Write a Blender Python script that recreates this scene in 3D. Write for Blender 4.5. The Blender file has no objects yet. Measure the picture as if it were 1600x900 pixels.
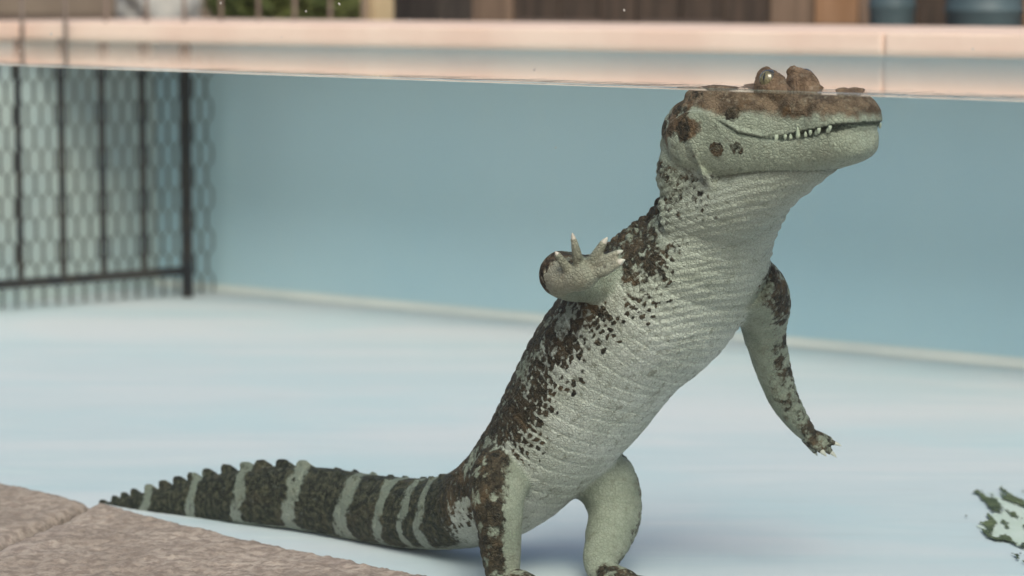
import bpy, bmesh, math, random
import numpy as np
from mathutils import Vector, Matrix, noise as mnoise

random.seed(7)
rng = np.random.default_rng(7)
C = bpy.context.scene.collection
SC = bpy.context.scene

# ------------------------------------------------------------------ camera
H = 0.69                       # camera height above the pool floor (floor is z = 0)
F = 4444.4                     # focal length in 1600-wide pixels (100 mm on 36 mm)
PITCH = math.atan(472 / F)
cam_d = bpy.data.cameras.new('camera'); cam = bpy.data.objects.new('camera', cam_d); C.objects.link(cam)
cam.location = (0, 0, H); cam.rotation_euler = (math.pi/2 - PITCH, 0, 0)
cam_d.lens = 100; cam_d.sensor_width = 36; cam_d.clip_start = 0.05; cam_d.clip_end = 600
cam_d.dof.use_dof = True; cam_d.dof.focus_distance = 3.14; cam_d.dof.aperture_fstop = 5.2
SC.camera = cam

# ------------------------------------------------------------------ sky, sun, exposure
SUN_EL, SUN_AZ = math.radians(46), math.radians(172)      # azimuth clockwise from +Y
w = bpy.data.worlds.new('World'); SC.world = w; w.use_nodes = True
nt = w.node_tree; bg = nt.nodes['Background']
sky = nt.nodes.new('ShaderNodeTexSky'); sky.sky_type = 'NISHITA'; sky.sun_disc = False
sky.sun_elevation = SUN_EL; sky.sun_rotation = SUN_AZ; sky.air_density = 1.0; sky.dust_density = 5.0
nt.links.new(sky.outputs[0], bg.inputs[0]); bg.inputs[1].default_value = 0.12
sd = bpy.data.lights.new('sun', 'SUN'); sd.energy = 1.8; sd.angle = math.radians(28); sd.color = (1, .94, .85)
so = bpy.data.objects.new('sun', sd); C.objects.link(so)
sdir = Vector((math.sin(SUN_AZ)*math.cos(SUN_EL), math.cos(SUN_AZ)*math.cos(SUN_EL), math.sin(SUN_EL)))
so.rotation_euler = sdir.to_track_quat('Z', 'Y').to_euler(); so.location = (0, 0, 8)
SC.view_settings.view_transform = 'Standard'; SC.view_settings.look = 'None'
SC.view_settings.gamma = 1; SC.view_settings.exposure = 0.05
SC.cycles.transparent_max_bounces = 24; SC.cycles.max_bounces = 8; SC.cycles.diffuse_bounces = 4

# ------------------------------------------------------------------ measuring helpers
FW = Vector((0, math.cos(PITCH), -math.sin(PITCH))); UPV = Vector((0, math.sin(PITCH), math.cos(PITCH)))
def ray(px, py): return FW + Vector(((px-800)/F, 0, 0)) + UPV*((450-py)/F)
def at(px, py, Y):
    d = ray(px, py); return Vector((0, 0, H)) + d*(Y/d.y)
def on_z(px, py, z):
    d = ray(px, py); return Vector((0, 0, H)) + d*((z-H)/d.z)
def col_on_line(px, P, D):     # where the vertical plane through pixel column px cuts the ground line P + t D
    k = (px-800)/F/ math.cos(PITCH)
    # X = k*Y  (pitch is small)
    t = (k*P.y - P.x)/(D.x - k*D.y); return t

WATER = H - 0.108
GP = on_z(0, 103, WATER); GQ = on_z(1600, 160, WATER)
GD = (GQ-GP); GD.z = 0; GD.normalize()                     # along the glass, to the near right
GN = Vector((-GD.y, GD.x, 0)); GN.normalize()              # away from the viewer
if GN.y < 0: GN = -GN
CB = on_z(330, 455, 0); CR = on_z(1600, 575, 0)
A = (CR-CB); A.z = 0; A.normalize()
N = Vector((-A.y, A.x, 0))
if N.y < 0: N = -N
def ab(a, b, z=0.0): return CB + A*a + N*b + Vector((0, 0, z))
def glass_b(a, off=0.0):       # b where line a meets the inner glass plane
    p = CB + A*a; return ((GP.dot(GN)+off) - p.dot(GN))/N.dot(GN)
A_LEFT, A_RIGHT = -0.17, 4.2

# ------------------------------------------------------------------ object helpers
def link(name, me, mat=None, parent=None):
    o = bpy.data.objects.new(name, me); C.objects.link(o)
    if mat is not None and len(me.materials) == 0: me.materials.append(mat)
    if parent is not None: o.parent = parent
    return o
def tag(o, label=None, cat=None, group=None, kind=None):
    if label: o['label'] = label
    if cat: o['category'] = cat
    if group: o['group'] = group
    if kind: o['kind'] = kind
    return o
def empty(name, loc=(0, 0, 0)):
    o = bpy.data.objects.new(name, None); C.objects.link(o); o.location = loc; o.empty_display_size = .05
    return o
def mesh(name, verts, faces, smooth=False):
    me = bpy.data.meshes.new(name); me.from_pydata([tuple(v) for v in verts], [], faces); me.update()
    if smooth: me.polygons.foreach_set('use_smooth', [True]*len(me.polygons))
    return me
def prism(name, pts, z0, z1, bevel=0.0):
    """vertical prism over a counter-clockwise outline of (x, y)"""
    bm = bmesh.new()
    lo = [bm.verts.new((p[0], p[1], z0)) for p in pts]; hi = [bm.verts.new((p[0], p[1], z1)) for p in pts]
    n = len(pts); bm.faces.new(hi); bm.faces.new(lo[::-1])
    for i in range(n): bm.faces.new((lo[i], lo[(i+1) % n], hi[(i+1) % n], hi[i]))
    bmesh.ops.recalc_face_normals(bm, faces=bm.faces)
    if bevel: bmesh.ops.bevel(bm, geom=list(bm.edges), offset=bevel, segments=2, affect='EDGES', profile=.6)
    me = bpy.data.meshes.new(name); bm.to_mesh(me); bm.free(); return me
def box_between(p, q, wd, z0, z1, name='box', bevel=0.0):
    """upright slab from ground point p to q, wd thick"""
    d = Vector((q[0]-p[0], q[1]-p[1], 0)).normalized(); s = Vector((-d.y, d.x, 0))*wd/2
    p = Vector((p[0], p[1], 0)); q = Vector((q[0], q[1], 0))
    return prism(name, [p-s, q-s, q+s, p+s], z0, z1, bevel)
def tube_bm(bm, pts, r, n=6):
    pts = [Vector(p) for p in pts]; rings = []
    for i, p in enumerate(pts):
        t = (pts[min(i+1, len(pts)-1)]-pts[max(i-1, 0)]).normalized()
        a = t.orthogonal().normalized() if i == 0 else (rings_a - t*rings_a.dot(t)).normalized()
        rings_a = a; b = t.cross(a); rr = r[i] if hasattr(r, '__len__') else r
        rings.append([bm.verts.new(p+(a*math.cos(k*2*math.pi/n)+b*math.sin(k*2*math.pi/n))*rr) for k in range(n)])
    for i in range(len(pts)-1):
        for k in range(n): bm.faces.new((rings[i][k], rings[i][(k+1) % n], rings[i+1][(k+1) % n], rings[i+1][k]))
    bm.faces.new(rings[0][::-1]); bm.faces.new(rings[-1])
def tube(name, pts, r, n=8):
    bm = bmesh.new(); tube_bm(bm, pts, r, n); me = bpy.data.meshes.new(name)
    for f in bm.faces: f.smooth = True
    bm.to_mesh(me); bm.free(); return me

# ------------------------------------------------------------------ materials
class NT:
    def __init__(s, name):
        s.m = bpy.data.materials.new(name); s.m.use_nodes = True; s.t = s.m.node_tree; s.t.nodes.clear()
        s.out = s.n('ShaderNodeOutputMaterial')
    def n(s, typ, **kw):
        x = s.t.nodes.new(typ)
        for k, v in kw.items(): setattr(x, k, v)
        return x
    def l(s, a, b): s.t.links.new(a, b)
    def inp(s, x, key, v):
        if isinstance(v, bpy.types.NodeSocket): s.l(v, x.inputs[key])
        else: x.inputs[key].default_value = v
    def math(s, op, a, b=None, c=None, clamp=False):
        x = s.n('ShaderNodeMath', operation=op); x.use_clamp = clamp; s.inp(x, 0, a)
        if b is not None: s.inp(x, 1, b)
        if c is not None: s.inp(x, 2, c)
        return x.outputs[0]
    def mix(s, f, a, b, blend='MIX'):
        x = s.n('ShaderNodeMix', data_type='RGBA', blend_type=blend); s.inp(x, 0, f)
        s.inp(x, 6, a if isinstance(a, bpy.types.NodeSocket) else (*a, 1)); s.inp(x, 7, b if isinstance(b, bpy.types.NodeSocket) else (*b, 1))
        return x.outputs[2]
    def step(s, v, lo, hi, a=0.0, b=1.0):
        x = s.n('ShaderNodeMapRange', interpolation_type='SMOOTHSTEP'); s.inp(x, 0, v); s.inp(x, 1, lo); s.inp(x, 2, hi); s.inp(x, 3, a); s.inp(x, 4, b)
        return x.outputs[0]
    def obj(s, scale=(1, 1, 1), rot=(0, 0, 0)):
        c = s.n('ShaderNodeTexCoord'); m = s.n('ShaderNodeMapping'); s.l(c.outputs['Object'], m.inputs[0])
        m.inputs['Scale'].default_value = scale; m.inputs['Rotation'].default_value = rot; return m.outputs[0]
    def noise(s, vec, scale, detail=4, rough=.55, dist=0.0):
        x = s.n('ShaderNodeTexNoise'); s.l(vec, x.inputs['Vector']); x.inputs['Scale'].default_value = scale
        x.inputs['Detail'].default_value = detail; x.inputs['Roughness'].default_value = rough; x.inputs['Distortion'].default_value = dist
        return x.outputs[0]
    def vor(s, vec, scale, feature='F1', rnd=1.0):
        x = s.n('ShaderNodeTexVoronoi', feature=feature); s.l(vec, x.inputs['Vector']); x.inputs['Scale'].default_value = scale
        x.inputs['Randomness'].default_value = rnd; return x
    def attr(s, name):
        x = s.n('ShaderNodeAttribute'); x.attribute_name = name; return x
    def bsdf(s, col, rough=.6, spec=.5, bump=None, bstr=.3, bdist=.002, metal=0.0):
        x = s.n('ShaderNodeBsdfPrincipled'); s.inp(x, 'Base Color', col if isinstance(col, bpy.types.NodeSocket) else (*col, 1))
        s.inp(x, 'Roughness', rough); x.inputs['Specular IOR Level'].default_value = spec; x.inputs['Metallic'].default_value = metal
        if bump is not None:
            b = s.n('ShaderNodeBump'); s.l(bump, b.inputs['Height']); b.inputs['Strength'].default_value = bstr; b.inputs['Distance'].default_value = bdist
            s.l(b.outputs[0], x.inputs['Normal'])
        s.l(x.outputs[0], s.out.inputs[0]); return x

def simple(name, c1, c2, scale=6, rough=.7, bstr=.3, bscale=40, stretch=(1, 1, 1), spec=.4, metal=0.0, bdist=.003):
    k = NT(name); v = k.obj(stretch); n = k.noise(v, scale, 5)
    k.bsdf(k.mix(k.step(n, .3, .7), c1, c2), rough, spec, k.noise(v, bscale, 5), bstr, bdist, metal); return k.m

M = {}
# pale painted pool floor: faint streaks of chalk, blue and pink scum
k = NT('pool_floor_paint'); v = k.obj((1, 1, 1), (0, 0, math.atan2(A.y, A.x)*-1)); v2 = k.obj((.5, 3.2, 1), (0, 0, math.atan2(-A.y, A.x)))
n1 = k.noise(v2, 1.4, 6, .6, .6); n2 = k.noise(v, 2.1, 4); n3 = k.noise(v2, 7, 5, .65, .5)
c = k.mix(k.step(n1, .35, .65), (.58, .655, .69), (.69, .70, .725)); c = k.mix(k.step(n2, .45, .7, 0, .55), c, (.54, .675, .715))
c = k.mix(k.step(n3, .56, .76, 0, .5), c, (.75, .775, .755)); c = k.mix(k.step(n3, .42, .28, 0, .35), c, (.53, .57, .585))
sp = k.vor(v, 34).outputs['Distance']; c = k.mix(k.step(sp, .07, .03, 0, .12), c, (.35, .4, .38))
k.bsdf(c, .75, .25, k.noise(v, 30, 5), .15, .004); M['floor'] = k.m
# blue-grey painted pool wall
k = NT('pool_wall_paint'); v = k.obj(); v2 = k.obj((1, 1, .35))
n1 = k.noise(v2, 1.2, 4); n2 = k.noise(v, 9, 5)
c = k.mix(k.step(n1, .3, .7), (.55, .71, .80), (.62, .755, .82)); c = k.mix(k.step(n2, .5, .8, 0, .25), c, (.66, .77, .80))
k.bsdf(c, .8, .2, k.noise(v, 60, 4), .12, .003); M['wall'] = k.m
M['wall_pale'] = simple('pale_bare_wall', (.64, .69, .70), (.76, .76, .71), 3, .85, .2, 50)
M['coping'] = simple('pink_concrete', (.80, .58, .47), (.88, .69, .57), 5, .85, .3, 60)
M['deck'] = simple('deck_concrete', (.70, .50, .41), (.80, .62, .52), 3, .9, .3, 30)
M['metal'] = simple('black_fence_metal', (.018, .020, .026), (.05, .042, .036), 20, .5, .2, 60)
M['thin'] = simple('brown_bar_metal', (.16, .12, .10), (.24, .19, .16), 20, .6, .2, 60)  # paler brown than the bars below the water
M['wire'] = simple('dark_wire', (.03, .034, .036), (.07, .07, .06), 30, .55, .2, 60)
M['soil'] = simple('garden_soil', (.07, .045, .03), (.16, .10, .06), 2.5, .95, .6, 14, bdist=.02)
M['pave'] = simple('viewing_pavement', (.22, .18, .16), (.3, .25, .22), 3, .9, .3, 30)
M['plank'] = simple('weathered_timber', (.18, .125, .088), (.30, .21, .15), 6, .85, .4, 30, (6, 6, .6))
M['plank_dark'] = simple('dark_timber', (.055, .042, .034), (.11, .08, .06), 6, .85, .4, 30, (6, 6, .6))
M['plank_b'] = simple('orange_timber', (.34, .19, .10), (.45, .27, .16), 6, .8, .4, 30, (6, 6, .6))
M['post_dark'] = simple('dark_post_timber', (.03, .026, .024), (.06, .05, .042), 8, .8, .4, 30, (6, 6, .6))
M['post_tan'] = simple('tan_post', (.45, .36, .22), (.55, .45, .30), 8, .7, .2, 40)
M['plastic'] = simple('blue_grey_plastic', (.05, .085, .10), (.10, .15, .17), 5, .5, .1, 40)
M['rock_pale'] = simple('pale_boulder', (.42, .43, .42), (.55, .54, .50), 8, .9, .5, 30)
M['render'] = simple('tan_render', (.24, .19, .145), (.31, .25, .19), 3, .9, .3, 40)
M['leaf'] = simple('shrub_leaf', (.06, .09, .025), (.13, .15, .04), 9, .6, .1, 40)
M['stem'] = simple('shrub_stem', (.08, .06, .04), (.13, .1, .07), 9, .9, .2, 40)
# stone ledge
k = NT('ledge_stone'); v = k.obj()
n1 = k.noise(v, 7, 5, .6); n2 = k.noise(v, 70, 6, .65); n3 = k.noise(v, 240, 3); vs = k.vor(v, 150).outputs['Distance']
c = k.mix(k.step(n1, .35, .68), (.33, .285, .232), (.46, .405, .335)); c = k.mix(k.step(n2, .38, .62, .75, 0), c, (.19, .155, .125))
c = k.mix(k.step(n3, .55, .75, 0, .5), c, (.47, .40, .355)); c = k.mix(k.step(k.noise(v, 3.3, 3), .55, .7, 0, .3), c, (.26, .22, .21))
hgt = k.math('ADD', k.math('MULTIPLY', n2, .9), k.math('ADD', k.math('MULTIPLY', n3, .35), k.math('MULTIPLY', vs, .3)))
k.bsdf(c, .85, .3, hgt, .6, .005); M['stone'] = k.m
M['mortar'] = simple('dark_mortar', (.05, .04, .034), (.10, .08, .07), 20, .95, .5, 60)
M['algae'] = simple('green_algae', (.035, .055, .03), (.14, .17, .08), 16, .8, .4, 90)
M['algae_film'] = simple('pale_algae_film', (.56, .64, .55), (.66, .72, .66), 12, .8, .2, 90)
# water
k = NT('water_surface'); v = k.obj((1, 1, 1), (0, 0, 0))
tr = k.n('ShaderNodeBsdfTransparent'); tr.inputs[0].default_value = (.945, .985, .985, 1)
gl = k.n('ShaderNodeBsdfGlossy'); gl.inputs['Roughness'].default_value = .03; gl.inputs[0].default_value = (1, 1, 1, 1)
bp = k.n('ShaderNodeBump'); bp.inputs['Strength'].default_value = .55; bp.inputs['Distance'].default_value = .004
k.l(k.math('ADD', k.noise(v, 9, 3), k.math('MULTIPLY', k.noise(v, 34, 3), .35)), bp.inputs['Height'])
geo = k.n('ShaderNodeNewGeometry')
fr = k.n('ShaderNodeFresnel'); k.l(k.math('ADD', 1.33, k.math('MULTIPLY', geo.outputs['Backfacing'], 1/1.33-1.33)), fr.inputs[0]); k.l(bp.outputs[0], gl.inputs['Normal'])
sepn = k.n('ShaderNodeSeparateXYZ'); k.l(geo.outputs['Position'], sepn.inputs[0])
mx = k.n('ShaderNodeMixShader'); k.l(k.math('MULTIPLY', fr.outputs[0], k.math('GREATER_THAN', sepn.outputs[2], WATER-.0005)), mx.inputs[0]); k.l(tr.outputs[0], mx.inputs[1]); k.l(gl.outputs[0], mx.inputs[2])
k.l(mx.outputs[0], k.out.inputs[0]); M['water'] = k.m
# glass with faint dried specks
k = NT('tank_glass'); v = k.obj()
tr = k.n('ShaderNodeBsdfTransparent'); tr.inputs[0].default_value = (.975, .99, .985, 1)
gl = k.n('ShaderNodeBsdfGlossy'); gl.inputs['Roughness'].default_value = .01
m1 = k.n('ShaderNodeMixShader'); m1.inputs[0].default_value = .015; k.l(tr.outputs[0], m1.inputs[1]); k.l(gl.outputs[0], m1.inputs[2])
k.l(m1.outputs[0], k.out.inputs[0]); M['glass'] = k.m
M['speck'] = simple('dried_speck', (.45, .43, .4), (.6, .58, .54), 60, .9, .1, 40)

# ------------------------------------------------------------------ setting: ground, terrain, pool floor, walls
gm = mesh('ground', [(-300, -300, -.5), (300, -300, -.5), (300, 300, -.5), (-300, 300, -.5)], [(0, 1, 2, 3)])
tag(link('ground', gm, M['pave']), kind='structure')
# raised garden beyond the pool
GZ = WATER - 0.005
def raised(name, pts, z0, z1, mat): return tag(link(name, prism(name, pts, z0, z1), mat), kind='structure')
RW = .36                                     # wall + coping + deck depth
raised('garden_ground', [ab(-120, RW), ab(120, RW), ab(120, 250), ab(-120, 250)], -.49, GZ, M['soil'])
raised('side_ground', [ab(-120, -3.4), ab(A_LEFT-.5, -3.4), ab(A_LEFT-.5, RW-.004), ab(-120, RW-.004)], -.49, GZ-.004, M['soil'])
# pool floor
def inner_poly(off=0.0):
    return [ab(A_LEFT, glass_b(A_LEFT, off)), ab(A_RIGHT, glass_b(A_RIGHT, off)), ab(A_RIGHT, 0), ab(A_LEFT, 0)]
fl = inner_poly(-.25); fl = [fl[0]-A*.1, fl[1]+A*.1, fl[2]+A*.1+N*.1, fl[3]-A*.1+N*.1]
tag(link('pool_floor', prism('pool_floor', fl, -.12, 0), M['floor']), kind='structure')
# walls (things) with a coping
def pool_wall(name, p, q, out, label, mat=M['wall'], over=.012):
    t = tag(empty(name, (p.x, p.y, 0)), label, 'wall')
    inv = Matrix.Translation((-p.x, -p.y, 0))
    o = .25
    me = prism('wall_face', [p, q, q+out*o, p+out*o], .001, WATER-.012); me.transform(inv); link('wall_face', me, mat, t)
    # coping in separate slabs
    L = (q-p).length; d = (q-p).normalized(); n = max(1, round(L/2.6)); s = L/n
    for i in range(n):
        a0, a1 = p+d*(i*s+.002), p+d*((i+1)*s-.002)
        me = prism('coping_slab', [a0-out*over, a1-out*over, a1+out*.30, a0+out*.30], WATER-.011, WATER+.030, .006); me.transform(inv)
        link('coping_slab', me, M['coping'], t)
    return t
pool_wall('pool_wall', ab(A_LEFT-.25, 0), ab(A_RIGHT+.25, 0), N, 'long blue-grey painted pool wall behind the caiman, with pink concrete coping', M['wall'], .40)
pool_wall('pool_wall', ab(A_LEFT, glass_b(A_LEFT)+.01), ab(A_LEFT, -.415), -A, 'short pale grey pool wall behind the black barred fence', M['wall_pale'])
pool_wall('pool_wall', ab(A_RIGHT, -.415), ab(A_RIGHT, glass_b(A_RIGHT)+.01), A, 'short blue-grey pool wall at the end away from the fence')
M['base_strip'] = simple('bright_line_strip', (.72, .75, .73), (.82, .83, .79), 4, .85, .2, 50)  # added pale strip; the bright line at the wall base put into its colour
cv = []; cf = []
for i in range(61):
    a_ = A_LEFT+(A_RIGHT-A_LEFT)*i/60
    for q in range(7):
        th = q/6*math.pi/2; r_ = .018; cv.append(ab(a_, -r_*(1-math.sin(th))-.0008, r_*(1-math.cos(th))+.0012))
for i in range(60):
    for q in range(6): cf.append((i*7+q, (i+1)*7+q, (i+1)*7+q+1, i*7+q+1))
tag(link('bright_base_strip', mesh('bright_base_strip', cv, cf, True), M['base_strip']), kind='structure')
for a_, sg in ((A_LEFT, -1), (A_RIGHT, 1)):
    p_, q_ = ab(a_, -.417), ab(a_, -.001)
    raised('wall_corner', [p_, q_, q_+A*sg*.25, p_+A*sg*.25], .001, WATER-.0125, M['wall_pale'])
raised('deck', [ab(-120, .312), ab(120, .312), ab(120, RW), ab(-120, RW)], -.4, WATER+.012, M['deck'])

# ------------------------------------------------------------------ water
def build_water():
    # rows across from glass (with a small meniscus) to the back wall
    prof = [(0.0, .0032), (.0012, .0016), (.003, .0006), (.006, 0), (.05, 0), (1.0, 0)]
    na = 40; vs = []; fs = []; mats = []
    for i in range(na+1):
        a = A_LEFT+.001+(A_RIGHT-A_LEFT-.002)*i/na
        b0 = glass_b(a, .001); b1 = -.001
        for d, z in prof:
            b = b0+d if d < .9 else b1
            vs.append(ab(a, b, WATER+z))
    m = len(prof)
    for i in range(na):
        for j in range(m-1):
            fs.append((i*m+j, (i+1)*m+j, (i+1)*m+j+1, i*m+j+1)); mats.append(0)
    base = len(vs)
    per = [i*m for i in range(na+1)] + [na*m+j for j in range(1, m)] + [i*m+m-1 for i in range(na-1, -1, -1)] + [j for j in range(m-2, 0, -1)]
    lo = {}
    for p in per:
        lo[p] = len(vs); q = vs[p].copy(); q.z = .0015; vs.append(q)
    n = len(per)
    for i in range(n):
        p, q = per[i], per[(i+1) % n]; fs.append((p, lo[p], lo[q], q)); mats.append(1)
    me = mesh('water', vs, fs); me.materials.append(M['water'])
    bm = bmesh.new(); bm.from_mesh(me); bm.to_mesh(me); bm.free()
    for p in me.polygons: p.use_smooth = p.normal.z > .2
    return tag(link('water', me), kind='structure')
build_water()

# ------------------------------------------------------------------ glass pane
gp0 = GP - GD*0.55; gp1 = GQ + GD*3.0
t = tag(empty('tank_window', (gp0.x, gp0.y, 0)), 'tall clear glass tank window between stone ledge and pool water', 'window')
me = prism('pane', [gp0-GN*.0195, gp1-GN*.0195, gp1-GN*.0005, gp0-GN*.0005], .0005, 1.15); me.transform(Matrix.Translation((-gp0.x, -gp0.y, 0)))
link('pane', me, M['glass'], t)
def on_glass(px, py):
    d = ray(px, py); o = Vector((0, 0, H)); s = ((GP-GN*.0205-o).dot(GN))/d.dot(GN); return o+d*s
bm = bmesh.new()
for (px, py, r) in [(345, 5, .0022), (530, 6, .002), (478, 18, .0018), (297, 1, .0017), (80, 53, .0022), (173, 76, .0016), (210, 78, .0016), (32, 80, .0014),
                    (835, 109, .0022), (595, 118, .0016), (975, 16, .0014), (440, 58, .0012), (1520, 77, .0012), (868, 231, .0012), (1240, 40, .001), (640, 30, .0011)]:
    c = on_glass(px, py); vs = []
    for i in range(9):
        a = i*2*math.pi/9; rr = r*random.uniform(.5, 1.2); vs.append(bm.verts.new(c+(GD*math.cos(a)*rr*1.3+Vector((0, 0, 1))*math.sin(a)*rr)))
    top = bm.verts.new(c-GN*.0006)
    for i in range(9): bm.faces.new((vs[i], vs[(i+1) % 9], top))
me = bpy.data.meshes.new('dried_speck'); bm.to_mesh(me); bm.free(); me.transform(Matrix.Translation((-gp0.x, -gp0.y, 0)))
o = link('dried_speck', me, M['speck'], t); o['kind'] = 'stuff'

# ------------------------------------------------------------------ stone ledge in front of the glass
LZ = H - 0.667
E0 = on_z(0, 750, LZ); E1 = on_z(680, 900, LZ); ED = E1-E0; ED.z = 0; ED.normalize(); EN = Vector((ED.y, -ED.x, 0))
if EN.y > 0: EN = -EN                       # towards the viewer
J0 = on_z(142, 786, LZ); J1 = on_z(0, 850, LZ)
def sq(p): return ((p-E0).dot(ED), (p-E0).dot(EN))
js0, jq0 = sq(J0); js1, jq1 = sq(J1); jk = (js1-js0)/(jq1-jq0)
def joint_s(q, off=0): return js0+(q-jq0)*jk+off
LW = .62
ledge = tag(empty('stone_ledge', (E0.x, E0.y, LZ-.4)), 'rough brown stone ledge running along the foot of the glass', 'ledge')
def slab(s_lo, s_hi, ns, nq, seed):
    vs = []; fs = []
    for j in range(nq+1):
        q = LW*(j/nq)**1.15
        for i in range(ns+1):
            a = i/ns; lo, hi = s_lo(q), s_hi(q); s = lo+(hi-lo)*a
            p = E0+ED*s+EN*q
            edge = min(q, (s-lo), (hi-s), LW-q)
            nz = mnoise.fractal(Vector((p.x*9+seed, p.y*9, 0)), .8, 2.1, 4)*.0035+mnoise.fractal(Vector((p.x*55+seed, p.y*55, 3)), .8, 2.1, 4)*.0028
            wob = mnoise.noise(Vector((s*30, q*30, seed)))*.003+mnoise.noise(Vector((s*110, q*110, seed)))*.0016
            drop = .011*math.exp(-max(0, edge+wob)/.006)
            off = wob*1.2 if edge < 1e-6 else 0
            vs.append(Vector((p.x, p.y, LZ+nz-drop))+EN*(off if q == 0 else 0))
    m = ns+1
    for j in range(nq):
        for i in range(ns): fs.append((j*m+i, (j+1)*m+i, (j+1)*m+i+1, j*m+i+1))
    # skirt
    per = [i for i in range(ns+1)]+[j*m+ns for j in range(1, nq+1)]+[nq*m+i for i in range(ns-1, -1, -1)]+[j*m for j in range(nq-1, 0, -1)]
    lo = []
    for p in per: q = vs[p].copy(); q.z = LZ-.06; lo.append(len(vs)); vs.append(q)
    for i in range(len(per)):
        k2 = (i+1) % len(per); fs.append((per[i], per[k2], lo[k2], lo[i]))
    me = mesh('slab', vs, fs, True); bm = bmesh.new(); bm.from_mesh(me); bmesh.ops.recalc_face_normals(bm, faces=bm.faces); bm.to_mesh(me); bm.free()
    me.transform(Matrix.Translation((-E0.x, -E0.y, -(LZ-.4)))); return link('slab', me, M['stone'], ledge)
slab(lambda q: -1.0, lambda q: joint_s(q, -.010), 120, 90, 3)
slab(lambda q: joint_s(q, .008), lambda q: joint_s(q, 1.15), 190, 110, 11)
slab(lambda q: joint_s(q, 1.158), lambda q: joint_s(q, 2.6), 60, 40, 23)
p = [E0+ED*-1.05+EN*.012, E0+ED*2.6+EN*.012, E0+ED*2.6+EN*(LW-.02), E0+ED*-1.05+EN*(LW-.02)]
me = prism('base', p, -.499, LZ-.016); me.transform(Matrix.Translation((-E0.x, -E0.y, -(LZ-.4)))); link('base', me, M['mortar'], ledge)

# ------------------------------------------------------------------ barred fence with wire mesh at the end of the pool
FP = on_z(300, 465, 0); FQ = on_z(0, 490, 0); FDv = (FP-FQ); FDv.z = 0; FDv.normalize()
fence = tag(empty('barred_fence', (FP.x, FP.y, 0)), 'black metal barred fence with wire netting standing in the pool and on the deck', 'fence')
def fpt(px): return FP + FDv*col_on_line(px, FP, FDv)
def fl_local(me): me.transform(Matrix.Translation((-FP.x, -FP.y, 0))); return me
in_bars = [-100, -33, 33, 100, 163, 226]
rail_z = .06
def upright(p, wd, z0, z1, name, mat):
    s = FDv*wd/2; n_ = Vector((-FDv.y, FDv.x, 0))*wd/2
    return link(name, fl_local(prism(name, [p-s-n_, p+s-n_, p+s+n_, p-s+n_], z0, z1, .002)), mat, fence)
for px in in_bars:
    upright(fpt(px), .0115, rail_z+.012, WATER-.004, 'bar', M['metal']); upright(fpt(px+9), .007, WATER-.05, .95, 'thin_bar', M['thin'])
upright(fpt(293), .019, .002, WATER-.004, 'post', M['metal']); upright(fpt(293), .007, WATER-.05, .95, 'thin_bar', M['thin'])
for px in [350, 408, 464, 519, 572]:
    upright(fpt(px), .007, WATER+.012, .95, 'thin_bar', M['thin'])
endp = fpt(592)
upright(endp, .055, GZ, .98, 'end_post', M['post_tan'])
link('rail', fl_local(box_between(fpt(-160), fpt(293)-FDv*.012, .012, rail_z-.008, rail_z+.0115, 'rail', .002)), M['metal'], fence)
link('rail', fl_local(box_between(fpt(-160), fpt(592)-FDv*.03, .014, .9505, .968, 'rail', .002)), M['metal'], fence)
# netting: upright zigzag wires meeting in pairs (hexagon cells)
bm = bmesh.new(); NB = Vector((-FDv.y, FDv.x, 0))
if NB.dot(N) < 0 and NB.x > 0: NB = -NB
cell = (fpt(163)-fpt(100)).length/6; rowh = .049
s_end = (fpt(338)-FP).dot(FDv); s_beg = (fpt(-150)-FP).dot(FDv); nw = int((s_end-s_beg)/cell)
back = NB*.016 if NB.x < 0 else -NB*.016
for j in range(nw+1):
    x0 = s_end-.004-j*cell; pts = []; z = .004; r = 0
    while z < WATER-.055:
        side = (1 if (r+j) % 2 == 0 else -1)*cell*.44
        for zz in (z+.004, z+rowh*.74): pts.append(FP+FDv*(x0+side)+Vector((0, 0, zz))+back)
        z += rowh; r += 1
    tube_bm(bm, pts, .0025, 4)
me = bpy.data.meshes.new('wire_netting'); bm.to_mesh(me); bm.free(); link('wire_netting', fl_local(me), M['wire'], fence)

# ------------------------------------------------------------------ algae patch on the floor
def algae():
    t = tag(empty('algae_patch', on_z(1612, 828, 0)), 'ragged patch of dark green algae on the pale pool floor', 'algae')
    o = t.location; vs = {}; fs = []; vl = []; vs2 = {}; fs2 = []; vl2 = []
    cx, cy = on_z(1595, 822, 0).x, on_z(1595, 822, 0).y
    def V(i, j, st, vl, z):
        if (i, j) not in st:
            st[(i, j)] = len(vl); vl.append((i*.0024+mnoise.noise(Vector((i*.7, j*.7, 0)))*.001, j*.005, z))
        return st[(i, j)]
    for i in range(-32, 60):
        for j in range(-60, 60):
            x, y = i*.0024, j*.005
            r = math.hypot(x/.062, y/.25); nz = mnoise.fractal(Vector((x*38, y*11, 1.7)), .7, 2, 4); n2 = mnoise.fractal(Vector((x*60, y*14, 9.2)), .7, 2, 4)
            ring = 1-abs(r+nz*.35-.82)/.17
            if ring*.8+n2*2.1 > .62 or (r < .8 and n2 > .46): fs.append([V(a, b, vs, vl, .0035) for a, b in ((i, j), (i+1, j), (i+1, j+1), (i, j+1))])
            if r+nz*.5+n2*.2 < .78: fs2.append([V(a, b, vs2, vl2, .0015) for a, b in ((i, j), (i+1, j), (i+1, j+1), (i, j+1))])
    link('dark_growth', mesh('dark_growth', vl, fs), M['algae'], t); link('pale_film', mesh('pale_film', vl2, fs2), M['algae_film'], t)
algae()

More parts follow.
